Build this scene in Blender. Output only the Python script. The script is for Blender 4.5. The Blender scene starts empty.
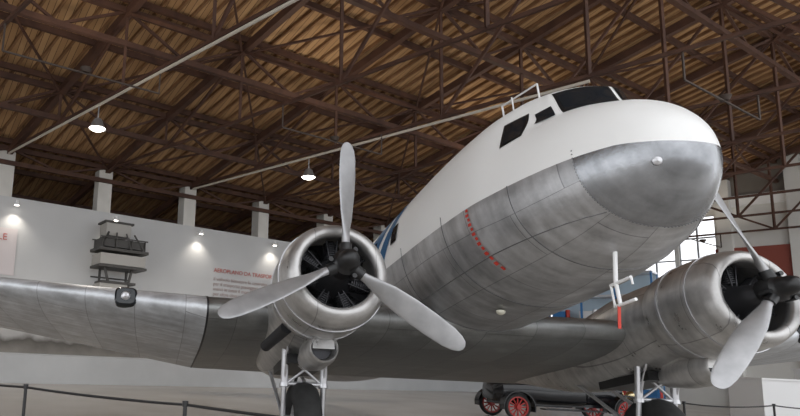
import bpy, math, numpy as np
from mathutils import Vector, Matrix
rad=math.radians
# ------------------------------------------------------------------ helpers
def newmat(name, col=(.5,.5,.5), rough=.5, metal=0., emis=None, es=0.):
    m=bpy.data.materials.new(name); m.use_nodes=True
    b=m.node_tree.nodes['Principled BSDF']
    b.inputs['Base Color'].default_value=(*col,1); b.inputs['Roughness'].default_value=rough
    b.inputs['Metallic'].default_value=metal
    if emis: b.inputs['Emission Color'].default_value=(*emis,1); b.inputs['Emission Strength'].default_value=es
    return m
def N(m,t,**kw):
    n=m.node_tree.nodes.new(t)
    for k,v in kw.items(): setattr(n,k,v)
    return n
def L(m,a,b): m.node_tree.links.new(a,b)
def P(m): return m.node_tree.nodes['Principled BSDF']
def noisy(name,c1,c2,scale=3,rough=.6,metal=0.,stretch=(1,1,1),bump=0.,detail=6):
    m=newmat(name,c1,rough,metal)
    tc=N(m,'ShaderNodeTexCoord'); mp=N(m,'ShaderNodeMapping'); mp.inputs['Scale'].default_value=stretch
    nz=N(m,'ShaderNodeTexNoise'); nz.inputs['Scale'].default_value=scale; nz.inputs['Detail'].default_value=detail
    cr=N(m,'ShaderNodeValToRGB'); cr.color_ramp.elements[0].position=.3; cr.color_ramp.elements[1].position=.7
    cr.color_ramp.elements[0].color=(*c1,1); cr.color_ramp.elements[1].color=(*c2,1)
    L(m,tc.outputs['Object'],mp.inputs['Vector']); L(m,mp.outputs[0],nz.inputs['Vector']); L(m,nz.outputs['Fac'],cr.inputs['Fac'])
    L(m,cr.outputs['Color'],P(m).inputs['Base Color'])
    if bump:
        b=N(m,'ShaderNodeBump'); b.inputs['Strength'].default_value=bump; L(m,nz.outputs['Fac'],b.inputs['Height']); L(m,b.outputs[0],P(m).inputs['Normal'])
    return m
class B:
    def __init__(s): s.v=[];s.f=[];s.m=[];s.uv={}
    def add(s,v,f,mi=0):
        o=len(s.v); s.v+= [tuple(p) for p in v]; s.f+=[tuple(i+o for i in q) for q in f]; s.m+=[mi]*len(f)
    def box(s,c,d,mi=0,M=None):
        c=Vector(c);d=Vector(d)/2
        v=[Vector((c.x+a*d.x,c.y+b*d.y,c.z+e*d.z)) for a in(-1,1) for b in(-1,1) for e in(-1,1)]
        if M: v=[M@p for p in v]
        s.add(v,[(0,1,3,2),(4,6,7,5),(0,4,5,1),(2,3,7,6),(0,2,6,4),(1,5,7,3)],mi)
    def beam(s,a,b,w,h,mi=0,up=(0,0,1)):
        a=Vector(a);b=Vector(b);d=(b-a).normalized();up=Vector(up)
        sd=d.cross(up)
        if sd.length<1e-3: sd=d.cross(Vector((1,0,0)))
        sd.normalize();u=sd.cross(d)
        v=[p+sd*x*w/2+u*y*h/2 for p in(a,b) for x,y in((-1,-1),(1,-1),(1,1),(-1,1))]
        s.add(v,[(0,1,2,3),(7,6,5,4),(0,4,5,1),(1,5,6,2),(2,6,7,3),(3,7,4,0)],mi)
    def cyl(s,a,b,r,r2=None,n=16,mi=0,caps=True):
        a=Vector(a);b=Vector(b);d=(b-a).normalized();r2=r if r2 is None else r2
        t=Vector((0,0,1)) if abs(d.z)<.9 else Vector((1,0,0))
        x=d.cross(t).normalized();y=d.cross(x)
        v=[a+(x*math.cos(i*2*math.pi/n)+y*math.sin(i*2*math.pi/n))*r for i in range(n)]+[b+(x*math.cos(i*2*math.pi/n)+y*math.sin(i*2*math.pi/n))*r2 for i in range(n)]
        f=[(i,(i+1)%n,n+(i+1)%n,n+i) for i in range(n)]
        if caps: f+=[tuple(range(n))[::-1],tuple(range(n,2*n))]
        s.add(v,f,mi)
    def lathe(s,prof,o,ax,n=48,mi=0):
        o=Vector(o);d=Vector(ax).normalized();t=Vector((0,0,1)) if abs(d.z)<.9 else Vector((1,0,0))
        x=d.cross(t).normalized();y=d.cross(x);v=[];f=[]
        for (tt,r) in prof:
            for i in range(n):
                a=i*2*math.pi/n; v.append(o+d*tt+(x*math.cos(a)+y*math.sin(a))*max(r,1e-4))
        for j in range(len(prof)-1):
            for i in range(n): f.append((j*n+i,j*n+(i+1)%n,(j+1)*n+(i+1)%n,(j+1)*n+i))
        s.add(v,f,mi)
    def loft(s,rings,mi=0,cap=True):
        n=len(rings[0]);v=[p for r in rings for p in r];f=[]
        for j in range(len(rings)-1):
            for i in range(n): f.append((j*n+i,j*n+(i+1)%n,(j+1)*n+(i+1)%n,(j+1)*n+i))
        if cap: f+=[tuple(range(n))[::-1],tuple((len(rings)-1)*n+i for i in range(n))]
        s.add(v,f,mi)
    def obj(s,name,mats,parent=None,smooth=False,autosmooth=None):
        me=bpy.data.meshes.new(name); me.from_pydata(s.v,[],s.f); 
        for m in (mats if isinstance(mats,(list,tuple)) else [mats]): me.materials.append(m)
        me.polygons.foreach_set('material_index',s.m)
        import bmesh
        bm=bmesh.new();bm.from_mesh(me);bmesh.ops.recalc_face_normals(bm,faces=bm.faces);bm.to_mesh(me);bm.free()
        if smooth:
            me.polygons.foreach_set('use_smooth',[True]*len(me.polygons))
            me.set_sharp_from_angle(angle=rad(autosmooth or 40))
        me.update()
        o=bpy.data.objects.new(name,me); bpy.context.collection.objects.link(o)
        if parent: o.parent=parent
        return o
def empty(name,loc=(0,0,0),rot=(0,0,0)):
    e=bpy.data.objects.new(name,None); e.location=loc; e.rotation_euler=rot; e.empty_display_size=.3
    bpy.context.collection.objects.link(e); return e
def herm(xs,ys,x):
    xs=np.array(xs,float);ys=np.array(ys,float)
    h=np.diff(xs);dl=np.diff(ys)/h;m=np.zeros(len(xs));m[0]=dl[0];m[-1]=dl[-1]
    for i in range(1,len(xs)-1):
        if dl[i-1]*dl[i]>0:
            w1=2*h[i]+h[i-1];w2=h[i]+2*h[i-1];m[i]=(w1+w2)/(w1/dl[i-1]+w2/dl[i])
    x=min(max(x,xs[0]),xs[-1]);i=min(int(np.searchsorted(xs,x,side='right'))-1,len(xs)-2);i=max(i,0)
    t=(x-xs[i])/h[i]
    return float((2*t**3-3*t**2+1)*ys[i]+(t**3-2*t**2+t)*h[i]*m[i]+(-2*t**3+3*t**2)*ys[i+1]+(t**3-t**2)*h[i]*m[i+1])
# ------------------------------------------------------------------ camera
C=Vector((7.195,-5.012,1.464)); YAW,PIT,ROL,F=rad(176.19),rad(8.81),rad(2.78),605.1
fw=Vector((math.cos(PIT)*math.cos(YAW),math.cos(PIT)*math.sin(YAW),math.sin(PIT)))
r0=Vector((math.sin(YAW),-math.cos(YAW),0));u0=r0.cross(fw)
r=math.cos(ROL)*r0+math.sin(ROL)*u0;u=-math.sin(ROL)*r0+math.cos(ROL)*u0
cam=bpy.data.cameras.new('camera');co=bpy.data.objects.new('camera',cam);bpy.context.collection.objects.link(co)
M=Matrix((r,u,-fw)).transposed().to_4x4();M.translation=C;co.matrix_world=M
cam.sensor_width=36;cam.lens=F*36/800;cam.shift_x=193.6/800;cam.shift_y=51.96/800;cam.clip_end=500
bpy.context.scene.camera=co
bpy.context.scene.view_settings.view_transform='Standard'
TP=rad(11.34); HUB=2.639; E=2.829
# ------------------------------------------------------------------ materials
def metal_mat(name,base,rough=.38,metal=.8,panels=None,white=False):
    m=newmat(name,base,rough,metal); nt=m.node_tree
    tc=N(m,'ShaderNodeTexCoord'); uvn=N(m,'ShaderNodeUVMap'); 
    mp=N(m,'ShaderNodeMapping'); mp.inputs['Scale'].default_value=(1,1,1)
    if panels=='uv': L(m,uvn.outputs[0],mp.inputs['Vector'])
    else: L(m,tc.outputs['Object'],mp.inputs['Vector'])
    br=N(m,'ShaderNodeTexBrick'); br.inputs['Scale'].default_value=1; br.inputs['Mortar Size'].default_value=.006
    br.inputs['Brick Width'].default_value=1.35; br.inputs['Row Height'].default_value=.78; br.inputs['Mortar Smooth'].default_value=.3
    br.inputs['Color1'].default_value=(1,1,1,1); br.inputs['Color2'].default_value=(.80,.805,.815,1); br.inputs['Mortar'].default_value=(.52,.52,.53,1)
    L(m,mp.outputs[0],br.inputs['Vector'])
    nz=N(m,'ShaderNodeTexNoise'); nz.inputs['Scale'].default_value=2.6; nz.inputs['Detail'].default_value=10; nz.inputs['Roughness'].default_value=.65; L(m,tc.outputs['Object'],nz.inputs['Vector'])
    # streaky weathering running down the frames
    mp2=N(m,'ShaderNodeMapping'); mp2.inputs['Scale'].default_value=(6,.8,.8); L(m,tc.outputs['Object'],mp2.inputs['Vector'])
    n2=N(m,'ShaderNodeTexNoise'); n2.inputs['Scale'].default_value=1.6; n2.inputs['Detail'].default_value=6; L(m,mp2.outputs[0],n2.inputs['Vector'])
    av=N(m,'ShaderNodeMath',operation='MULTIPLY_ADD'); av.inputs[1].default_value=.4; L(m,n2.outputs['Fac'],av.inputs[0])
    sc=N(m,'ShaderNodeMath',operation='MULTIPLY'); sc.inputs[1].default_value=.6; L(m,nz.outputs['Fac'],sc.inputs[0]); L(m,sc.outputs[0],av.inputs[2])
    rp=N(m,'ShaderNodeMapRange'); rp.inputs[1].default_value=.36;rp.inputs[2].default_value=.64;rp.inputs[3].default_value=.62;rp.inputs[4].default_value=1.15
    L(m,av.outputs[0],rp.inputs[0])
    mx=N(m,'ShaderNodeMix',data_type='RGBA',blend_type='MULTIPLY'); mx.inputs[0].default_value=1
    mx.inputs[6].default_value=(*base,1); L(m,br.outputs['Color'],mx.inputs[7])
    mx2=N(m,'ShaderNodeMix',data_type='RGBA',blend_type='MULTIPLY'); mx2.inputs[0].default_value=1
    L(m,mx.outputs[2],mx2.inputs[6]); L(m,rp.outputs[0],mx2.inputs[7])
    rr=N(m,'ShaderNodeMapRange'); rr.inputs[1].default_value=.36;rr.inputs[2].default_value=.64;rr.inputs[3].default_value=rough-.12;rr.inputs[4].default_value=rough+.16
    L(m,av.outputs[0],rr.inputs[0])
    bp=N(m,'ShaderNodeBump'); bp.inputs['Strength'].default_value=.2; bp.inputs['Distance'].default_value=.05; L(m,nz.outputs['Fac'],bp.inputs['Height']); L(m,bp.outputs[0],P(m).inputs['Normal'])
    if not white:
        L(m,mx2.outputs[2],P(m).inputs['Base Color']); L(m,rr.outputs[0],P(m).inputs['Roughness'])
    else:
        sp=N(m,'ShaderNodeSeparateXYZ'); L(m,tc.outputs['Object'],sp.inputs[0])
        fc=N(m,'ShaderNodeFloatCurve'); cv=fc.mapping.curves[0]
        pts=[(-18,1.0),(-6,1.0),(-3,.93),(0,.82),(1.5,.78),(1.85,.76),(2.3,.62)]
        g=lambda x,z:((x+18)/21,z/3)
        cv.points[0].location=g(*pts[0]); cv.points[1].location=g(*pts[-1])
        for p in pts[1:-1]: cv.points.new(*g(*p))
        for p in cv.points: p.handle_type='VECTOR'
        fc.mapping.update()
        a=N(m,'ShaderNodeMath',operation='MULTIPLY_ADD'); a.inputs[1].default_value=1/21;a.inputs[2].default_value=18/21; L(m,sp.outputs[0],a.inputs[0]); L(m,a.outputs[0],fc.inputs['Value'])
        z=N(m,'ShaderNodeMath',operation='MULTIPLY'); z.inputs[1].default_value=1/3; L(m,sp.outputs[2],z.inputs[0])
        gt=N(m,'ShaderNodeMath',operation='GREATER_THAN'); L(m,z.outputs[0],gt.inputs[0]); L(m,fc.outputs[0],gt.inputs[1])
        px=N(m,'ShaderNodeMath',operation='GREATER_THAN'); px.inputs[1].default_value=1.50; L(m,sp.outputs[0],px.inputs[0])
        pm=N(m,'ShaderNodeMix',data_type='RGBA'); L(m,px.outputs[0],pm.inputs[0]); L(m,mx2.outputs[2],pm.inputs[6])
        pmc=N(m,'ShaderNodeMix',data_type='RGBA',blend_type='MULTIPLY'); pmc.inputs[0].default_value=1; pmc.inputs[6].default_value=(.36,.37,.39,1); L(m,rp.outputs[0],pmc.inputs[7]); L(m,pmc.outputs[2],pm.inputs[7])
        fm=N(m,'ShaderNodeMix',data_type='RGBA'); L(m,gt.outputs[0],fm.inputs[0]); L(m,pm.outputs[2],fm.inputs[6]); fm.inputs[7].default_value=(.90,.90,.89,1)
        L(m,fm.outputs[2],P(m).inputs['Base Color'])
        im=N(m,'ShaderNodeMapRange'); im.inputs[3].default_value=metal; im.inputs[4].default_value=0; L(m,gt.outputs[0],im.inputs[0]); L(m,im.outputs[0],P(m).inputs['Metallic'])
        r1=N(m,'ShaderNodeMix'); L(m,px.outputs[0],r1.inputs[0]); L(m,rr.outputs[0],r1.inputs[2]); r1.inputs[3].default_value=.2
        r2=N(m,'ShaderNodeMix'); L(m,gt.outputs[0],r2.inputs[0]); L(m,r1.outputs[0],r2.inputs[2]); r2.inputs[3].default_value=.38
        L(m,r2.outputs[0],P(m).inputs['Roughness'])
    return m
M_fus=metal_mat('fuselage_skin',(.60,.60,.61),.40,.75,'uv',True)
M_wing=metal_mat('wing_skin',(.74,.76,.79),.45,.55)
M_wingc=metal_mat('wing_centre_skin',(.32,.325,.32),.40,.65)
M_cowl=metal_mat('cowl_metal',(.66,.645,.63),.36,.7)
M_blade=noisy('blade_metal',(.36,.36,.37),(.47,.47,.48),5,.42,.55)
M_black=newmat('black_paint',(.012,.012,.013),.35)
M_dark=newmat('dark_metal',(.05,.05,.055),.45,.6)
M_glass=newmat('dark_glass',(.015,.018,.022),.08)
M_rub=noisy('tire_rubber',(.015,.015,.015),(.03,.03,.03),8,.8)
M_steel=newmat('strut_steel',(.6,.6,.62),.3,.7)
M_white=newmat('white_paint',(.8,.8,.8),.4)
M_red=newmat('red_paint',(.60,.05,.03),.5)
M_blue=newmat('blue_paint',(.01,.10,.24),.5)
M_truss=noisy('rust_steel',(.050,.020,.012),(.095,.042,.024),2,.7)
M_joist=noisy('joist_wood',(.17,.085,.038),(.26,.14,.065),2,.8)
M_conc=noisy('white_plaster',(.62,.60,.56),(.70,.68,.64),1.5,.8)
# ------------------------------------------------------------------ airplane
plane=empty('airplane',(0,0,HUB),(0,-TP,0))
XT=2.13
T=[(-17,1.85,1.6,.08),(-15.5,2.0,1.25,.35),(-12,2.2,.55,.8),(-8,2.35,-.05,1.2),(-5,2.39,-.23,1.30),(-1.5,2.39,-.25,1.30),(0,2.36,-.23,1.24),(.6,1.85,-.18,1.12),(1.1,1.71,-.10,.97),(1.5,1.56,.04,.79),(1.8,1.37,.19,.59),(1.98,1.17,.34,.42),(2.08,1.0,.47,.265),(2.12,.85,.60,.12),(XT,.73,.73,.0)]
tx=[t[0] for t in T]
top_h=lambda x: herm([-17,-1.5,0,.6,1.0,1.3]+tx[9:],[1.9,2.39,2.1,1.88,1.77,1.66]+[t[1] for t in T[9:]],x)
top_c=lambda x: herm([-17,-15.5,-12,-8,-5,-.6,0,.5,.8,1.1,1.3,1.45,2.26],[1.85,2.0,2.2,2.35,2.39,2.39,2.365,2.29,2.19,2.04,1.90,1.74,1.0],x)
bot=lambda x: herm(tx,[t[2] for t in T],x)
hwf=lambda x: herm(tx,[t[3] for t in T],x)
def xs(y): return 1.45-.48*(min(abs(y),.62)/.6)**1.5
def sst(t): t=min(max(t,0),1); return t*t*(3-2*t)
def Ht(x,y):
    t=sst((xs(y)-x)/(.15+2.2*max(0,abs(y)-.5))); return top_h(x)*(1-t)+top_c(x)*t if x>-2 else top_c(x)
def zmid(x): 
    a=bot(x); b=min(top_h(x),2.39); return a+(b-a)*.47
def surf(x,th):
    h=max(hwf(x),1e-3);n=2.15
    c,s=math.cos(th),math.sin(th)
    y=h*math.copysign(abs(c)**(2/n),c);zm=zmid(x)
    z=zm+(Ht(x,y)-zm)*abs(s)**(2/n) if s>=0 else zm-(zm-bot(x))*abs(s)**(2/n)
    return Vector((x,y,z))
def s_xy(x,y):
    h=hwf(x);zm=zmid(x);return Vector((x,y,zm+(Ht(x,y)-zm)*(1-min(1,abs(y)/h)**2.15)**(1/2.15)))
def s_xz(x,z,sd=-1):
    h=hwf(x);zm=zmid(x);lo,hi=0.,h
    if z<=zm:
        return Vector((x,sd*h*(1-min(1,abs(z-zm)/(zm-bot(x)))**2.15)**(1/2.15),z))
    for _ in range(22):
        y=(lo+hi)/2
        if s_xy(x,y).z>z: lo=y
        else: hi=y
    return Vector((x,sd*lo,z))
xg=[XT,XT-.0005,XT-.002,XT-.007,XT-.017,XT-.032,XT-.052,XT-.08,XT-.12,XT-.17,XT-.23,XT-.29,XT-.36,XT-.44,XT-.52,XT-.58]+list(np.arange(1.52,.3,-.025))+list(np.arange(.3,-2,-.15))+list(np.arange(-2,-17.01,-.5))
NT=144
b=B();v=[];f=[]
ths=[-math.pi/2+2*math.pi*i/NT for i in range(NT+1)]
for x in xg: v+=[surf(x,t) for t in ths[:-1]]
for j in range(len(xg)-1):
    for i in range(NT): f.append((j*NT+i,j*NT+(i+1)%NT,(j+1)*NT+(i+1)%NT,(j+1)*NT+i))
f.append(tuple(range((len(xg)-1)*NT,len(xg)*NT)))
b.add(v,f);fo=b.obj('fuselage',M_fus,plane,True,60)
uvl=fo.data.uv_layers.new(name='UVMap')
for poly in fo.data.polygons:
    idx=[fo.data.loops[li].vertex_index for li in poly.loop_indices]
    for li,vi in zip(poly.loop_indices,idx):
        co_=fo.data.vertices[vi].co; i=vi%NT
        if i==0 and any((k%NT)>NT/2 for k in idx): i=NT
        uvl.data[li].uv=(co_.x,i/NT*7.8)
def patch(name,fn,a0,a1,b0,b1,na,nb,mat,off=.012):
    v=[];f=[]
    for i in range(na+1):
        for j in range(nb+1):
            a=a0+(a1-a0)*i/na;c=b0+(b1-b0)*j/nb
            p=fn(a,c);e=1e-3;n=(fn(a+e,c)-p).cross(fn(a,c+e)-p)
            n.normalize()
            if n.dot(p-Vector((p.x-.6,0,.9)))<0:n=-n
            v.append(p+n*off)
    for i in range(na):
        for j in range(nb): k=i*(nb+1)+j;f.append((k,k+1,k+nb+2,k+nb+1))
    q=B();q.add(v,f);return q.obj(name,mat,plane,True)
M_seam=newmat('seam_grey',(.16,.16,.165),.5,.5)
q_=B()
for sd in(-1,1):
    for t in np.linspace(-1.5,.12,34):
        p=surf(1.50,t);q_.box((p.x,sd*p.y,p.z),(.011,.011,.011))
q_.obj('nose_rivets',M_seam,plane)
# frame seams (thin lap joints) round the lower fuselage and one lap along each side
q_=B()
for xx in(.75,-.55,-1.9,-3.2):
    for sd in(-1,1):
        tt=np.linspace(-math.pi/2,.02,25)
        for t0,t1 in zip(tt,tt[1:]):
            a=surf(xx,t0);c=surf(xx,t1);a.y*=sd;c.y*=sd;q_.beam(a,c,.012,.008,0,(1,0,0))
for sd in(-1,1):
    xx=np.linspace(1.48,-5,40)
    for x0_,x1_ in zip(xx,xx[1:]):
        for zz in(.18,):
            q_.beam(s_xz(x0_,zz,sd),s_xz(x1_,zz,sd),.008,.012)
q_.obj('skin_lap_joints',M_seam,plane)
for sd in(-1,1):
    fn=lambda y,t: s_xy(xs(y)-.15*t,y)
    patch('windshield_pane',fn,sd*.045,sd*.45,.10,.84,16,8,M_glass,.010)
    patch('windshield_frame',fn,sd*.02,sd*.475,.03,.93,16,8,M_black,.004)
    def quad(xb0,xb1,xt0,xt1,zb0,zb1,zt0,zt1):
        return lambda a,c: s_xz((xb0+(xb1-xb0)*a)*(1-c)+(xt0+(xt1-xt0)*a)*c,(zb0+(zb1-zb0)*a)*(1-c)+(zt0+(zt1-zt0)*a)*c,sd)
    patch('side_window',quad(.60,.79,.49,.69,1.45,1.49,1.80,1.83),0,1,0,1,8,10,M_glass,.012)
    patch('side_window_frame',quad(.57,.82,.46,.72,1.42,1.46,1.83,1.86),0,1,0,1,8,10,M_black,.006)
    patch('quarter_window',quad(.87,1.04,.80,.98,1.60,1.63,1.79,1.80),0,1,0,1,8,10,M_glass,.012)
    patch('cabin_window',quad(-2.08,-2.32,-2.08,-2.32,1.24,1.24,1.55,1.55),0,1,0,1,4,4,M_glass,.016)
    for k in range(1,7):
        x=-2.1-1.05*k
        patch('cabin_window',quad(x,x-.42,x,x-.42,1.28,1.28,1.62,1.62),0,1,0,1,4,4,M_glass,.016)
    patch('blue_stripe',lambda a,c: s_xz(-2.66-.5*a+.75*c,1.02+1.12*c,sd),0,.72,0,1,6,14,M_blue,.008)
    patch('blue_stripe',lambda a,c: s_xz(-3.25-.6*a+.75*c,1.02+1.12*c,sd),0,1.2,0,1,6,14,M_blue,.008)
    patch('blue_cheatline',lambda a,c: s_xz(-3.2-9.5*a,1.03+.2*c,sd),0,1,0,1,30,2,M_blue,.010)
for i in range(13):
    z=.80-i*.062
    for sd in(-1,1):
        patch('propeller_warning_mark',lambda a,c: s_xz(.10-.065*a*(1 if i%2 else .7),z-.036*c,sd),0,1,0,1,2,1,M_red,.010)
b=B()
pa=[Vector((.1,-.55,2.2)),Vector((.1,-.55,2.40)),Vector((.72,-.45,2.32)),Vector((.72,-.45,2.1))]
for a,c in zip(pa,pa[1:]): b.cyl(a,c,.012,n=8)
b.cyl((.3,-.53,2.1),(.3,-.53,2.40),.01,n=8)
b.cyl((-1.5,0,2.38),(-1.5,0,2.75),.02,n=8)
b.obj('antenna',M_white,plane,True)
b=B()
for y0 in(-.18,):
    b.cyl((1.10,y0,-.0),(1.0,y0,-.40),.022,n=12); b.cyl((1.0,y0,-.40),(1.0,y0,-.66),.02,n=12)
    b.cyl((.92,y0,-.42),(1.22,y0,-.42),.018,n=12); b.cyl((.92,y0,-.66),(1.22,y0,-.66),.018,n=12); b.cyl((.92,y0,-.42),(.92,y0,-.66),.012,n=12);b.cyl((1.22,y0,-.42),(1.22,y0,-.5),.012,n=12)
b.obj('pitot_mast',newmat('pitot_white',(.9,.9,.9),.4),plane,True)
b=B()
b.beam((.98,-.18,-.66),(.92,-.18,-.90),.035,.006); b.obj('warning_ribbon',M_red,plane)
b=B();b.lathe([(0,.06),(.03,.055),(.05,.03),(.055,0)],(-.9,-.38,-.225),(0,-.15,-1),16);b.obj('belly_light',newmat('lens_cream',(.8,.78,.65),.3),plane,True)
b=B();b.lathe([(0,.045),(.03,.04),(.045,0)],tuple(s_xz(2.0,.50)),(.8,-.5,-.3),16);b.obj('nose_light',M_steel,plane,True)
# wing --------------------------------------------------------
def airfoil(n,tc_,cam_=.022):
    pts=[]
    xs_=[.5*(1-math.cos(math.pi*i/n)) for i in range(n+1)]
    yt=lambda x:5*tc_*(.2969*math.sqrt(x)-.126*x-.3516*x*x+.2843*x**3-.1036*x**4)
    yc=lambda x: cam_*(4*x*(1-x))
    for x in xs_[::-1]: pts.append((x,yc(x)+yt(x)))
    for x in xs_[1:-1]: pts.append((x,yc(x)-yt(x)))
    return pts
st=[(4.35,4.4,-1.9,-.10,.155),(4.5,4.36,-1.93,-.08,.155),(6,3.75,-2.25,.10,.15),(9,2.7,-2.9,.47,.14),(12,1.9,-3.7,.80,.125),(13.6,1.4,-4.2,.97,.11),(14.2,.9,-4.6,1.03,.1),(14.45,.35,-5.0,1.05,.09)]
def wsec(y,c,lx,z,t): return [Vector((lx-px*c*math.cos(.035),y,z+pz*c-px*c*.035)) for px,pz in airfoil(24,t)]
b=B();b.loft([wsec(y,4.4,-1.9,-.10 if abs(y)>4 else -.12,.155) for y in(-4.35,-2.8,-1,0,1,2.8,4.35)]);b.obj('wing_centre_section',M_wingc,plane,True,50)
for sd in(-1,1):
    b=B();b.loft([wsec(sd*y,c,lx,z,t) for (y,c,lx,z,t) in st]);b.obj('wing_panel',M_wing,plane,True,50)
    b=B();b.loft([wsec(sd*y,4.415,-1.893,z,.158) for y,z in((4.335,-.10),(4.365,-.098))]);b.obj('wing_joint_band',M_dark,plane,True,50)
    b=B();rg=[]
    for tt,rr_ in((-.1,.17),(.05,.17),(.085,.14),(.09,.02)):
        rg.append([Vector((-2.20+tt,sd*5.6+rr_*math.copysign(abs(math.cos(a))**.5,math.cos(a)),.06+rr_*.85*math.copysign(abs(math.sin(a))**.5,math.sin(a)))) for a in [2*math.pi*i/32 for i in range(32)]])
    b.loft(rg);b.obj('landing_light',M_glass,plane,True)
    b=B();b.lathe([(0,.07),(.02,.05),(.0,.0)],(-2.105,sd*5.6,.06),(1,0,0),20);b.obj('landing_lamp',M_steel,plane,True)
    rings=[]
    for (y,c,lx,z,t) in ((0,2.6,-14.2,1.75,.1),(1,2.5,-14.4,1.75,.1),(3.6,1.5,-15.2,1.75,.09),(4.0,.7,-15.8,1.75,.08)):
        rings.append([Vector((lx-px*c,sd*y,z+pz*c)) for px,pz in airfoil(12,t,0)])
    b=B();b.loft(rings);b.obj('stabilizer',M_wing,plane,True,50)
rings=[]
for (z,c,lx,t) in ((1.6,4.6,-12.9,.05),(2.4,3.6,-13.9,.08),(3.6,2.6,-14.7,.09),(4.4,1.7,-15.2,.09),(4.7,.7,-15.7,.08)):
    rings.append([Vector((lx-px*c,pz*c,z)) for px,pz in airfoil(12,t,0)])
b=B();b.loft(rings);b.obj('tail_fin',M_white,plane,True,50)
b=B();b.cyl((-15.2,.0,1.2),(-15.6,0,.80),.06);b.lathe([(-.1,.1),(-.1,.2),(-.05,.24),(.05,.24),(.1,.2),(.1,.1)],(-15.65,0,.72),(0,1,0),24);b.obj('tail_wheel',M_rub,plane,True)
# nacelles ----------------------------------------------------
def blade_mesh(b,o,ang,s):
    secs=[(.12,.13,.12,60),(.30,.12,.10,55),(.45,.19,.065,50),(.65,.26,.045,42),(.95,.295,.032,34),(1.25,.29,.024,28),(1.5,.26,.018,24),(1.62,.21,.014,22),(1.69,.14,.010,21),(1.718,.05,.006,21)]
    n=20;rings=[]
    ro=Vector((0,math.sin(ang),math.cos(ang)));ta=Vector((0,math.cos(ang),-math.sin(ang)));X=Vector((1,0,0))
    for (rr,c,t,tw) in secs:
        a=rad(tw);cd=ta*math.cos(a)+X*math.sin(a)*-1;nd=X*math.cos(a)+ta*math.sin(a)
        ring=[]
        for i in range(n):
            q=2*math.pi*i/n; p=o+ro*rr+cd*(c/2*math.cos(q))+nd*(t/2*math.sin(q))
            p.x+= .04*s*(p.y-o.y)
            ring.append(p)
        rings.append(ring)
    b.loft(rings)
for s,ph in((-1,.073),(1,-.330)):
    o=Vector((0,s*E,0))
    b=B()
    for k in range(3): blade_mesh(b,o,ph+k*2*math.pi/3,s)
    b.obj('propeller_blades',M_blade,plane,True,50)
    b=B()
    b.lathe([(-.30,.10),(-.16,.10),(-.14,.17),(.06,.17),(.09,.14),(.11,.125),(.20,.12),(.27,.09),(.30,.04),(.305,0)],o,(1,0,0),32)
    for k in range(3):
        a=ph+k*2*math.pi/3;ro=Vector((0,math.sin(a),math.cos(a)))
        b.cyl(o+ro*.08,o+ro*.26,.088,.075,n=20)
        ta=Vector((0,math.cos(a),-math.sin(a)))
        b.cyl(o+ro*.17+ta*.1+Vector((-.05,0,0)),o+ro*.17+ta*.1+Vector((.09,0,0)),.03,n=12)
    b.obj('propeller_hub',M_black,plane,True,40)
    b=B();b.lathe([(-1.0,.655),(-.7,.62),(-.45,.53),(-.36,.485),(-.30,.48),(-.255,.50),(-.24,.54),(-.25,.59),(-.30,.64),(-.42,.685),(-.65,.71),(-.95,.715),(-1.2,.70),(-1.42,.665),(-1.44,.655),(-1.40,.64)],o,(1,0,0),64)
    b.obj('engine_cowling',M_cowl,plane,True,50)
    b=B()
    for xx,rr in((-.62,.713),(-1.12,.712)): b.lathe([(xx-.015,rr-.006),(xx-.015,rr+.004),(xx+.015,rr+.004),(xx+.015,rr-.006)],o,(1,0,0),64)
    b.obj('cowl_band',M_steel,plane,True,50)
    b=B();b.lathe([(-1.2,.6),(-.98,.62),(-.96,.3),(-.75,.29),(-.6,.26),(-.5,.19),(-.36,.17),(-.25,.13),(-.2,.1)],o,(1,0,0),40)
    b.obj('engine_crankcase',M_dark,plane,True,50)
    b=B()
    for row,(xx,ofs) in enumerate(((-.62,0),(-.85,.5))):
        for k in range(7):
            a=2*math.pi*(k+ofs)/7;ro=Vector((0,math.sin(a),math.cos(a)));ce=o+Vector((xx,0,0))
            prof=[]
            for i in range(8): prof+=[(.24+i*.03,.075),(.25+i*.03,.098),(.262+i*.03,.098),(.265+i*.03,.075)]
            prof+=[(.49,.09),(.52,.06),(.53,0)]
            b.lathe(prof,ce,ro,14)
            if row==0:
                ta=Vector((0,math.cos(a),-math.sin(a)))
                for q in(-1,1): b.cyl(ce+ro*.2+ta*q*.03+Vector((.08,0,0)),ce+ro*.5+ta*q*.075+Vector((.1,0,0)),.012,n=8)
    b.obj('engine_cylinders',M_dark,plane,True,50)
    sec=[(-1.25,.60,-.60,.60),(-1.5,.61,-.62,.61),(-1.9,.63,-.70,.62),(-2.4,.62,-.80,.60),(-3.1,.52,-.86,.55),(-4.0,.36,-.78,.46),(-4.9,.16,-.58,.34),(-5.6,0,-.40,.2),(-6.1,-.15,-.28,.05)]
    rings=[]
    for i in range(41):
        x=-1.25-(6.1-1.25)*i/40
        zt,zb,hw=(herm([q[0] for q in sec[::-1]],[q[k] for q in sec[::-1]],x) for k in(1,2,3))
        rings.append([Vector((x,s*E+hw*math.cos(q*math.pi/20),(zt+zb)/2+(zt-zb)/2*math.sin(q*math.pi/20))) for q in range(40)])
    b=B();b.loft(rings);b.obj('nacelle',M_cowl,plane,True,50)
    b=B();b.box((-2.55,s*E,-.80),(1.1,.62,.14));b.obj('wheel_well',M_black,plane)
    b=B();b.lathe([(-1.0,.12),(-.86,.165),(-.80,.175),(-.78,.185),(-.80,.20),(-.95,.225),(-1.3,.23),(-1.7,.16),(-1.9,.05)],o+Vector((-.28,0,-.82)),(1,0,.0),32)
    b.box(o+Vector((-1.5,0,-.68)),(.8,.3,.3));b.obj('oil_cooler_scoop',M_cowl,plane,True,50)
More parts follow.
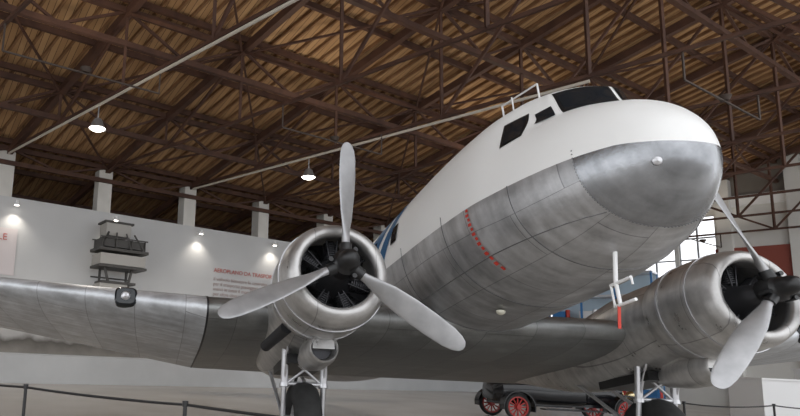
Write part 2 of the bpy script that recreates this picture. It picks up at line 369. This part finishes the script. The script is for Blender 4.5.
    b=B();b.lathe([(0,.13),(.01,.0)],o+Vector((-1.22,0,-.82)),(1,0,0),24)
    b.obj('oil_cooler_core',M_dark,plane,True)
    b=B();b.cyl(o+Vector((-1.35,s*.45,-.5)),o+Vector((-2.1,s*.62,-.62)),.09,.08,n=20);b.obj('exhaust_pipe',M_dark,plane,True)
    ax=Vector((-2.45,s*E,-1.64));b=B()
    for q in(-1,1):
        tp_=Vector((-2.15,s*E+q*.30,-.55));mid=Vector((-2.3,s*E+q*.30,-1.15));bt=ax+Vector((0,q*.30,0))
        b.cyl(tp_,mid,.055,n=16);b.cyl(mid,bt,.038,n=16);b.cyl(mid+Vector((0,0,.03)),mid-Vector((0,0,.03)),.07,n=16)
        b.cyl(bt+Vector((0,0,.05)),Vector((-3.9,s*E+q*.26,-.55)),.03,n=12)
        b.cyl(Vector((-2.15,s*E+q*.3,-.7)),Vector((-2.3,s*E-q*.3,-1.15)),.022,n=10)
        b.cyl(tp_+Vector((.25,0,.1)),mid,.02,n=10)
    b.cyl(ax+Vector((0,-.33,0)),ax+Vector((0,.33,0)),.06,n=16)
    b.cyl((-2.3,s*E-.3,-1.13),(-2.3,s*E+.3,-1.13),.035,n=12)
    b.cyl((-2.18,s*E-.3,-.75),(-2.18,s*E+.3,-.75),.03,n=12)
    b.obj('landing_gear_strut',M_steel,plane,True,50)
    b=B();R=.565
    b.lathe([(-.12,.22),(-.19,.30),(-.205,.42),(-.18,.50),(-.11,.55),(0,R),(.11,.55),(.18,.50),(.205,.42),(.19,.30),(.12,.22)],ax,(0,1,0),48)
    b.obj('main_tire',M_rub,plane,True,60)
    b=B();b.lathe([(-.17,0),(-.17,.09),(-.12,.12),(-.13,.24),(.13,.24),(.12,.12),(.17,.09),(.17,0)],ax,(0,1,0),32);b.obj('wheel_hub',M_steel,plane,True,40)
# ------------------------------------------------------------------ hangar
U=Vector((-.4256,.9049,0));Q=Vector((.8028,.596,0));P0=Vector((-19.05,-7.82,0))
NI=Vector((.9049,.4256,0))
def H(s,q,z): return P0+U*s+Q*q+Vector((0,0,z))
S0,S1=-30,31.5; QM=30
roofz=lambda q: 9.75+.30*q
M_floor=noisy('polished_concrete',(.38,.35,.31),(.46,.43,.39),.35,.25,0,(1,1,1))
b=B();b.add([(-60,-60,0),(45,-60,0),(45,60,0),(-60,60,0)],[(0,1,2,3)]);b.obj('floor',M_floor)
M_wall=noisy('wall_paint',(.56,.56,.56),(.60,.60,.60),.6,.75)
b=B();v=[H(S0,0,0),H(S1,0,0),H(S1,0,7.4),H(S0,0,7.4)]
v2=[p-NI*.25 for p in v];b.add(v+v2,[(0,1,2,3),(7,6,5,4),(3,2,6,7),(0,4,5,1),(0,3,7,4),(1,5,6,2)]);wall_l=b.obj('wall_left',M_wall)
M_back=noisy('brown_cladding',(.07,.035,.02),(.12,.06,.035),1,.8)
b=B();v=[H(S0,-7,0),H(S1,-7,0),H(S1,-7,8),H(S0,-7,8)];b.add(v,[(0,1,2,3)]);b.obj('wall_back',M_back)
b=B();a=H(S0,0,0.55)+NI*.35;c=H(S1-.3,0,.55)+NI*.35;b.beam(a,c,.7,1.1);b.obj('baseboard_left',noisy('plinth_paint',(.46,.47,.48),(.52,.53,.54),.8,.45))
b=B()
for k in range(-6,8):
    s=4.25*k; 
    b.beam(H(s,-.35,0),H(s,-.35,9.3),.62,.62,0,U)
b.obj('concrete_columns',M_conc)
m=newmat('mural',(.5,.5,.5),.7);tc=N(m,'ShaderNodeTexCoord');sp=N(m,'ShaderNodeSeparateXYZ');L(m,tc.outputs['Object'],sp.inputs[0])
nz=N(m,'ShaderNodeTexNoise');nz.inputs['Scale'].default_value=1.2;nz.inputs['Detail'].default_value=8;L(m,tc.outputs['Object'],nz.inputs['Vector'])
ad=N(m,'ShaderNodeMath',operation='MULTIPLY_ADD');ad.inputs[1].default_value=.7;L(m,nz.outputs['Fac'],ad.inputs[0]);L(m,sp.outputs[2],ad.inputs[2])
cr=N(m,'ShaderNodeValToRGB');e=cr.color_ramp.elements
mr=N(m,'ShaderNodeMapRange');mr.inputs[1].default_value=1.3;mr.inputs[2].default_value=3.2;L(m,ad.outputs[0],mr.inputs[0]);L(m,mr.outputs[0],cr.inputs[0])
e[0].color=(.30,.28,.25,1);e[1].color=(.56,.55,.54,1);q=e.new(.35);q.color=(.10,.09,.08,1);q=e.new(.5);q.color=(.42,.41,.40,1)
L(m,cr.outputs[0],P(m).inputs['Base Color'])
b=B();v=[H(S0,0,1.15),H(6,0,1.15),H(6,0,2.9),H(S0,0,2.9)];b.add([p+NI*.03 for p in v],[(0,1,2,3)]);b.obj('wall_mural',m)
m=newmat('roof_boards',(.3,.17,.08),.8)
geo=N(m,'ShaderNodeNewGeometry');vr=N(m,'ShaderNodeVectorMath',operation='DOT_PRODUCT');L(m,geo.outputs['Position'],vr.inputs[0]);vr.inputs[1].default_value=tuple(U)
mu=N(m,'ShaderNodeMath',operation='MULTIPLY');mu.inputs[1].default_value=5.0;L(m,vr.outputs['Value'],mu.inputs[0])
fl=N(m,'ShaderNodeMath',operation='FLOOR');L(m,mu.outputs[0],fl.inputs[0]);fr=N(m,'ShaderNodeMath',operation='FRACT');L(m,mu.outputs[0],fr.inputs[0])
wn=N(m,'ShaderNodeTexWhiteNoise',noise_dimensions='1D');L(m,fl.outputs[0],wn.inputs['W'])
nz=N(m,'ShaderNodeTexNoise');nz.inputs['Scale'].default_value=.5;L(m,geo.outputs['Position'],nz.inputs['Vector'])
cr=N(m,'ShaderNodeValToRGB');cr.color_ramp.elements[0].color=(.34,.19,.085,1);cr.color_ramp.elements[1].color=(.58,.37,.19,1)
am=N(m,'ShaderNodeMath',operation='MULTIPLY_ADD');am.inputs[1].default_value=.5;L(m,wn.outputs['Value'],am.inputs[0])
a2=N(m,'ShaderNodeMath',operation='MULTIPLY');a2.inputs[1].default_value=.6;L(m,nz.outputs['Fac'],a2.inputs[0]);L(m,a2.outputs[0],am.inputs[2]);L(m,am.outputs[0],cr.inputs[0])
gp=N(m,'ShaderNodeMath',operation='GREATER_THAN');gp.inputs[1].default_value=.1;L(m,fr.outputs[0],gp.inputs[0])
mx=N(m,'ShaderNodeMix',data_type='RGBA');L(m,gp.outputs[0],mx.inputs[0]);mx.inputs[6].default_value=(.10,.05,.025,1);L(m,cr.outputs[0],mx.inputs[7]);L(m,mx.outputs[2],P(m).inputs['Base Color'])
b=B();v=[H(S0,-7,roofz(-7)),H(S1+1,-7,roofz(-7)),H(S1+1,QM,roofz(QM)),H(S0,QM,roofz(QM))];b.add(v+[p+Vector((0,0,.12)) for p in v],[(0,1,2,3),(7,6,5,4),(0,4,5,1),(1,5,6,2),(2,6,7,3),(3,7,4,0)]);b.obj('ceiling',m)
b=B();s=S0+.2
while s<S1: b.beam(H(s,-7,roofz(-7)-.07),H(s,QM,roofz(QM)-.07),.07,.12);s+=.53
b.obj('roof_joists',M_joist)
b=B()
q=-6
while q<QM:
    b.beam(H(S0,q,roofz(q)-.22),H(S1,q,roofz(q)-.22),.12,.20);q+=2.1
b.obj('roof_purlins',M_truss)
b=B();tz=9.35
for k in range(-7,8):
    s=4.25*k
    if s<S0 or s>S1: continue
    b.beam(H(s,-6,roofz(-6)-.42),H(s,QM,roofz(QM)-.42),.22,.28)
    w=.09
    b.beam(H(s,-.5,tz),H(s,QM,tz+.0),.08,.10)
    qs=[0,4.2,8.4,12.6,16.8,21,25.2,29.4]
    for i,qq in enumerate(qs):
        if i: b.beam(H(s,qq,tz),H(s,qq,roofz(qq)-.4),w,w)
        if i+1<len(qs): b.beam(H(s,qq,tz if i else tz),H(s,qs[i+1],roofz(qs[i+1])-.4),w,w) if i%2 else b.beam(H(s,qq,roofz(qq)-.4),H(s,qs[i+1],tz),w,w)
b.obj('roof_trusses',M_truss)
b=B()
for qq in (0,4.2,8.4,12.6,16.8,21,25.2):
    zt=roofz(qq)-.35; zb=zt-1.1 if qq else zt-.6
    b.beam(H(S0,qq,zb),H(S1,qq,zb),.16,.18);b.beam(H(S0,qq,zt),H(S1,qq,zt),.16,.20)
    n=int((S1-S0)/2.125)
    for i in range(n):
        s=-29.75+i*2.125
        a,c=(zb,zt) if i%2 else (zt,zb)
        b.beam(H(s,qq,a),H(s+2.125,qq,c),.08,.08)
b.obj('roof_girders',M_truss)
b=B()
for k in range(-7,7,1):
    for j in range(0,6):
        s=4.25*k;q0=4.2*j
        if (k+j)%2==0: b.beam(H(s,q0,roofz(q0)-.5),H(s+4.25,q0+4.2,roofz(q0+4.2)-.5),.07,.07)
        else: b.beam(H(s+4.25,q0,roofz(q0)-.5),H(s,q0+4.2,roofz(q0+4.2)-.5),.07,.07)
b.obj('roof_braces',M_truss)
M_cond=newmat('conduit',(.6,.55,.48),.4)
M_bulb=newmat('lamp_glow',(1,1,1),.5,0,(1,.93,.82),14)
M_shade=newmat('lamp_shade',(.35,.35,.36),.35,.6)
M_fill=newmat('added_fill_brown',(.06,.04,.03),.6)  # housing colour of the added roof fill lamps
b=B()
for s,qe in((-21.3,24),(-12.8,24),(-4.3,24),(4.25,16.8)): b.cyl(H(s,-.3,9.2),H(s,qe,9.2),.045,n=10)
b.obj('ceiling_conduits',M_cond)
for s in(-12.8,-4.3,4.25):
    q_=7.13
    p=H(s,q_,8.55);e_=empty('pendant_lamp',p)
    b=B();b.cyl((0,0,.15),(0,0,.62),.02,n=8);b.lathe([(.2,.05),(.16,.12),(.1,.16),(-.02,.2),(-.16,.28),(-.16,.27),(-.02,.185)],(0,0,0),(0,0,1),24);b.obj('shade',M_shade,e_,True)
    b=B();b.lathe([(-.13,.25),(-.20,.18),(-.23,0)],(0,0,0),(0,0,1),24);b.obj('bulb',M_bulb,e_,True)
    ld=bpy.data.lights.new('pendant_light','SPOT');ld.energy=500;ld.spot_size=rad(150);ld.spot_blend=.6;ld.shadow_soft_size=.25;ld.color=(1,.93,.84)
    lo=bpy.data.objects.new('light',ld);bpy.context.collection.objects.link(lo);lo.parent=e_;lo.location=(0,0,-.3)
for s,q_ in((-14.9,10.4),(-6.4,10.4),(2.1,10.4),(10.6,10.4),(19.1,10.4),(27.6,10.4),(-10.6,18.8),(6.4,18.8),(14.9,18.8)):  # added fill lamps with invented housings, brighten the roof from below
    p=H(s,q_,8.7);e_=empty('added_roof_fill',p)
    b=B();b.lathe([(0,.0),(0,.10),(.12,.16),(.13,.15),(.05,.08)],(0,0,-.1),(0,0,1),20)
    b.beam(-U*2.12+Vector((0,0,-.12)),U*2.12+Vector((0,0,-.12)),.04,.04)
    for sg in(-1,1): b.beam(U*2.12*sg+Vector((0,0,-.12)),U*2.12*sg+Vector((0,0,.62)),.04,.04)
    b.obj('housing',M_fill,e_,True)
    ld=bpy.data.lights.new('added_roof_fill_light','SPOT');ld.energy=230;ld.spot_size=rad(165);ld.spot_blend=1;ld.shadow_soft_size=.6;ld.color=(1,.88,.72)
    lo=bpy.data.objects.new('light',ld);bpy.context.collection.objects.link(lo);lo.parent=e_;lo.location=(0,0,.06);lo.rotation_euler=(math.pi,0,0)
for k in range(-4,5):
    s=4.25*k+.4
    p=H(s,0,7.1)+NI*.35;e_=empty('wall_spotlight',p)
    b=B();b.cyl((0,0,.1),tuple(-NI*.35+Vector((0,0,.1))),.015,n=8);b.cyl((0,0,.12),(0,0,-.08),.06,.09,n=16);b.obj('housing',M_white,e_,True)
    b=B();b.cyl((0,0,-.081),(0,0,-.09),.085,n=16);b.obj('lens',M_bulb,e_)
    ld=bpy.data.lights.new('wall_wash','SPOT');ld.energy=80;ld.spot_size=rad(110);ld.spot_blend=.9;ld.color=(1,.93,.82)
    lo=bpy.data.objects.new('light',ld);bpy.context.collection.objects.link(lo);lo.parent=e_;lo.location=(0,0,-.12)
M_txt=newmat('red_lettering',(.50,.12,.10),.6)
def wtext(name,body,s,z,size,mat):
    cu=bpy.data.curves.new(name,'FONT');cu.body=body;cu.size=size;cu.extrude=.005;cu.materials.append(mat)
    o=bpy.data.objects.new(name,cu);bpy.context.collection.objects.link(o)
    m=Matrix((U,Vector((0,0,1)),NI)).transposed().to_4x4();m.translation=H(s,0,z)+NI*.06;o.matrix_world=m
    return o
wtext('wall_lettering','AEROPLANO DA TRASPORTO',5.6,5.35,.28,M_txt)
wtext('wall_lettering','il velivolo bimotore fu costruito\nper il trasporto passeggeri e\nmerci in tutto il mondo e volo\nper oltre cinquanta anni',5.6,4.95,.24,newmat('grey_lettering',(.40,.30,.29),.6))
b=B();v=[H(-8.5,0,4.2),H(-3.65,0,4.2),H(-3.65,0,6.1),H(-8.5,0,6.1)];b.add([p+NI*.05 for p in v],[(0,1,2,3)]);b.obj('wall_poster',newmat('poster_pink',(.66,.60,.60),.6))
wtext('wall_lettering','UNIVERSALE',-6.15,5.6,.38,M_txt)
wtext('wall_lettering','storia del volo\nin Italia',-6.15,5.1,.30,newmat('grey_lettering2',(.42,.32,.31),.6))
ex=empty('wall_exhibit_cabin',H(.45,0,0)+NI*.9);ex.rotation_euler=(0,0,math.atan2(U.y,U.x))
M_ex=newmat('exhibit_grey',(.06,.055,.05),.5,.2);M_exl=newmat('exhibit_light',(.42,.40,.37),.5)
b=B()
b.box((0,0,5.55),(2.2,1.2,.12),0);b.box((0,0,5.15),(2.0,1.1,.45),1);b.box((0,0,4.85),(2.1,1.2,.1),0)
b.box((-.2,.1,6.45),(1.1,.8,.55),1);b.box((-.2,.1,6.75),(1.3,.95,.08),0)
for x in(-.95,-.35,.35,.95):
    for y in(-.5,.5): b.beam((x,y,5.6),(x*.6-.1,y*.8,6.3),.06,.06,0); b.cyl((x,y,5.6),(x,y,6.05),.03,n=8,mi=0)
for y in(-.55,.55): b.beam((-1.05,y,6.05),(1.05,y,6.05),.05,.05,0)
b.box((0,0,5.85),(1.9,.9,.35),0)
b.box((-.1,0,4.2),(1.5,.9,.1),0);b.box((-.3,0,3.85),(1.2,.8,.6),1)
for x in(-.7,.5): b.beam((x,.3,4.8),(x,.3,3.6),.09,.09,0);b.beam((x,-.3,4.8),(x*.5,-.3,3.6),.09,.09,0)
b.beam((-.9,.9,4.5),(.9,.9,4.5),.06,.06,0)
b.obj('body',[M_ex,M_exl],ex)
# end wall --------------------------------------------------------
def EW(t,z,o=0): return H(S1-1,0,0)+Q*t+Vector((0,0,z))-U*o
def slab(b,t0,t1,z0,z1,th=.3,o=0,mi=0):
    v=[EW(t0,z0,o),EW(t1,z0,o),EW(t1,z1,o),EW(t0,z1,o)];v+= [p+U*th for p in v]
    b.add(v,[(0,1,2,3),(7,6,5,4),(3,2,6,7),(0,4,5,1),(0,3,7,4),(1,5,6,2)],mi)
M_ew=noisy('end_wall_paint',(.62,.61,.58),(.68,.67,.64),.7,.75)
wins=[(1.0,3.0,4.6,8.6),(3.4,5.6,4.6,8.6),(6.1,8.0,6.9,10.6),(8.2,9.9,6.9,10.6),(13.9,16.5,6.9,10.6),(18,21,6.9,10.6),(22.5,25.5,6.9,10.6)]
b=B();t=-1
for (a,c,z0,z1) in wins:
    top=9.6 if a<6 else 11.4
    slab(b,t,a,0,top);slab(b,a,c,0,z0);slab(b,a,c,z1,top);t=c
slab(b,t,34,0,11.4);b.obj('wall_right',M_ew)
b=B();b.add([EW(-7,7.5,-.1),EW(0,9.5,-.1),EW(6,9.5,-.1),EW(6,11.4,-.1),EW(34,11.4,-.1),EW(34,roofz(34),-.1),EW(-7,roofz(-7),-.1)],[tuple(range(7))]);b.obj('wall_gable',noisy('gable_grey',(.13,.115,.10),(.18,.16,.14),.6,.8))
b=B();slab(b,6,34,10.9,11.5,.35,.12);slab(b,-1,34,4.1,4.45,.3,.08);b.obj('trim_right',M_white)
M_mull=newmat('window_frame_grey',(.35,.36,.38),.5)
for i,(a,c,z0,z1) in enumerate(wins):
    b=B();n=2
    for k in range(n+1):
        tt=a+(c-a)*k/n;slab(b,tt-.04,tt+.04,z0,z1,.08,-.1)
    for k in range(4):
        z=z0+(z1-z0)*k/3;slab(b,a,c,z-.04,z+.04,.08,-.1)
    b.obj('window_%d'%(i+1),M_mull)
b=B();slab(b,9.9,13.2,6.0,8.6,.1,.12);b.obj('trim_panel',newmat('red_brown',(.25,.055,.035),.6))
b=B()
for tt in(10.4,13.3,17.3,21.8): slab(b,tt-.3,tt+.3,0,roofz(tt)-.4,.4,.3)
b.obj('wall_piers',M_ew)
def place(lat,dep,z=0): 
    fh=Vector((math.cos(YAW),math.sin(YAW),0));return Vector((C.x,C.y,0))+r0*lat+fh*dep+Vector((0,0,z))
M_cab=newmat('cabinet_blue',(.03,.18,.45),.4);M_pale=newmat('cabinet_glass',(.55,.68,.78),.1)
dc=empty('glass_display_case',EW(4.9,0,1.6));dc.rotation_euler=(0,0,math.atan2(Q.y,Q.x))
b=B()
for z in(.1,1.6,3.1,4.6,6.0,7.3): b.box((0,0,z),(5.5,1.2,.12),4)
for x in(-2.7,-.9,.9,2.7):
    for y in(-.55,.55): b.box((x,y,3.7),(.1,.1,7.2),0)
b.box((0,.5,3.7),(5.4,.04,7.1),1)
for i in range(16):
    x=-2.3+(i%4)*1.5;z=.4+(i//4)*1.5
    b.box((x,0,z),(.7,.5,.5),(0,2,3)[i%3]); b.cyl((x+.45,0,z-.25),(x+.45,0,z+.35),.12,n=12,mi=2+(i+1)%3)
b.obj('case',[M_cab,M_pale,M_white,M_red,M_steel],dc)
b=B()
for (lat,dep,w,h) in((19.4,20.5,2.6,1.5),(22.5,21.5,2.2,1.9),(24.5,25,3,1.3)):
    p=place(lat,dep);b.box((p.x,p.y,h/2),(1.2,w,h));b.box((p.x,p.y,h+.03),(1.3,w+.1,.06))
b.obj('display_plinths',M_white)
def barrier(name,pts,h=.93,rr=.022,sag=.10):
    e_=empty(name,pts[0]);b=B();o=pts[0]
    for p in pts:
        q=p-o;b.cyl(q,q+Vector((0,0,h)),rr,n=16);b.lathe([(0,.16),(.02,.16),(.04,.04),(.06,rr)],q,(0,0,1),24);b.cyl(q+Vector((0,0,h-.05)),q+Vector((0,0,h+.01)),rr*1.5,n=16)
    b.obj('posts',M_black,e_,True,40)
    b=B()
    for a,c in zip(pts,pts[1:]):
        a=a-o;c=c-o;pr=None
        for i in range(17):
            t=i/16;p=a.lerp(c,t)+Vector((0,0,h-.03-sag*4*t*(1-t)))
            if pr: b.cyl(pr,p,.016,n=8,caps=False)
            pr=p
    b.obj('rope',M_black,e_,True)
barrier('rope_barrier',[place(-4.45,9.6),place(-2.28,8.1),place(-.15,6.6),place(1.9,5.1)],h=.95,sag=.02)
barrier('rope_barrier',[place(10.6,13.5),place(13.6,14.6),place(16.4,15.4),place(19,16)],sag=.06)
# ------------------------------------------------------------------ vintage car
cp=place(10.75,18.6);car=empty('vintage_car',cp,(0,0,math.atan2(r0.y,r0.x)+rad(2)))
M_carb=newmat('car_black',(.01,.01,.012),.15);M_chr=newmat('brass',(.6,.5,.3),.25,1.)
b=B()
prof=[(-2.1,.55,.95,.35),(-1.95,.5,1.12,.62),(-1.2,.48,1.16,.72),(-.6,.46,1.10,.74),(0,.46,1.12,.74),(.45,.46,1.14,.70),(.6,.46,1.12,.55),(.65,.48,1.10,.42),(1.5,.5,1.06,.34),(1.85,.5,1.05,.30)]
rings=[]
for (x,z0,z1,w) in prof:
    ring=[];
    for q in range(24):
        a=2*math.pi*q/24;c_,s_=math.cos(a),math.sin(a)
        ring.append(Vector((x,w*math.copysign(abs(c_)**.5,c_),(z0+z1)/2+(z1-z0)/2*math.copysign(abs(s_)**.5,s_))))
    rings.append(ring)
b.loft(rings);b.box((-.1,0,.47),(3.7,.8,.08))
for sy in(-1,1):
    b.box((0,sy*.78,.36),(1.8,.28,.04))
    for wx in(-1.62,1.62):
        pr=None
        for i in range(13):
            a=rad(-15+i*17);p=Vector((wx+math.cos(a)*.46,sy*.75,.38+math.sin(a)*.46))
            if pr: b.beam(pr,p,.26,.03,0,(0,0,1) if abs(math.cos(a))<.9 else (1,0,0))
            pr=p
b.obj('body',M_carb,car,True,35)
b=B()
for sy in(-.6,.6): b.beam((.45,sy,1.1),(.35,sy,1.6),.03,.03)
b.beam((.35,-.6,1.6),(.35,.6,1.6),.03,.03);b.beam((.45,-.6,1.12),(.45,.6,1.12),.03,.03)
b.cyl((1.86,0,.78),(1.9,0,.78),.28,n=24)
for sy in(-.45,.45): b.lathe([(-.12,.04),(-.05,.11),(.05,.13),(.06,.0)],(1.95,sy,.85),(1,0,0),20)
b.obj('windshield_and_lamps',M_chr,car,True,40)
b=B();
for x in(-.2,-1.3): b.box((x,0,.95),(.5,1.2,.3));b.box((x-.28,0,1.2),(.15,1.25,.5))
b.obj('seats',newmat('leather',(.05,.02,.015),.5),car)
M_wr=newmat('wheel_red',(.4,.02,.015),.35)
for wx in(-1.62,1.62):
    for sy in(-.75,.75):
        b=B();o=Vector((wx,sy,.385))
        b.lathe([(-.05,.30),(-.055,.35),(-.03,.38),(.03,.38),(.055,.35),(.05,.30)],o,(0,1,0),32,0)
        b.lathe([(-.04,.305),(-.04,.26),(.04,.26),(.04,.305)],o,(0,1,0),32,1)
        b.cyl(o-Vector((0,.08,0)),o+Vector((0,.08,0)),.07,n=16,mi=1)
        for k in range(12):
            a=2*math.pi*k/12;b.cyl(o,o+Vector((math.cos(a)*.28,0,math.sin(a)*.28)),.02,n=8,mi=1)
        b.obj('wheel',[M_rub,M_wr],car,True,40)
# ------------------------------------------------------------------ light
w=bpy.data.worlds.new('world');bpy.context.scene.world=w;w.use_nodes=True
bg=w.node_tree.nodes['Background'];bg.inputs[0].default_value=(.95,.97,1,1);bg.inputs[1].default_value=1.85
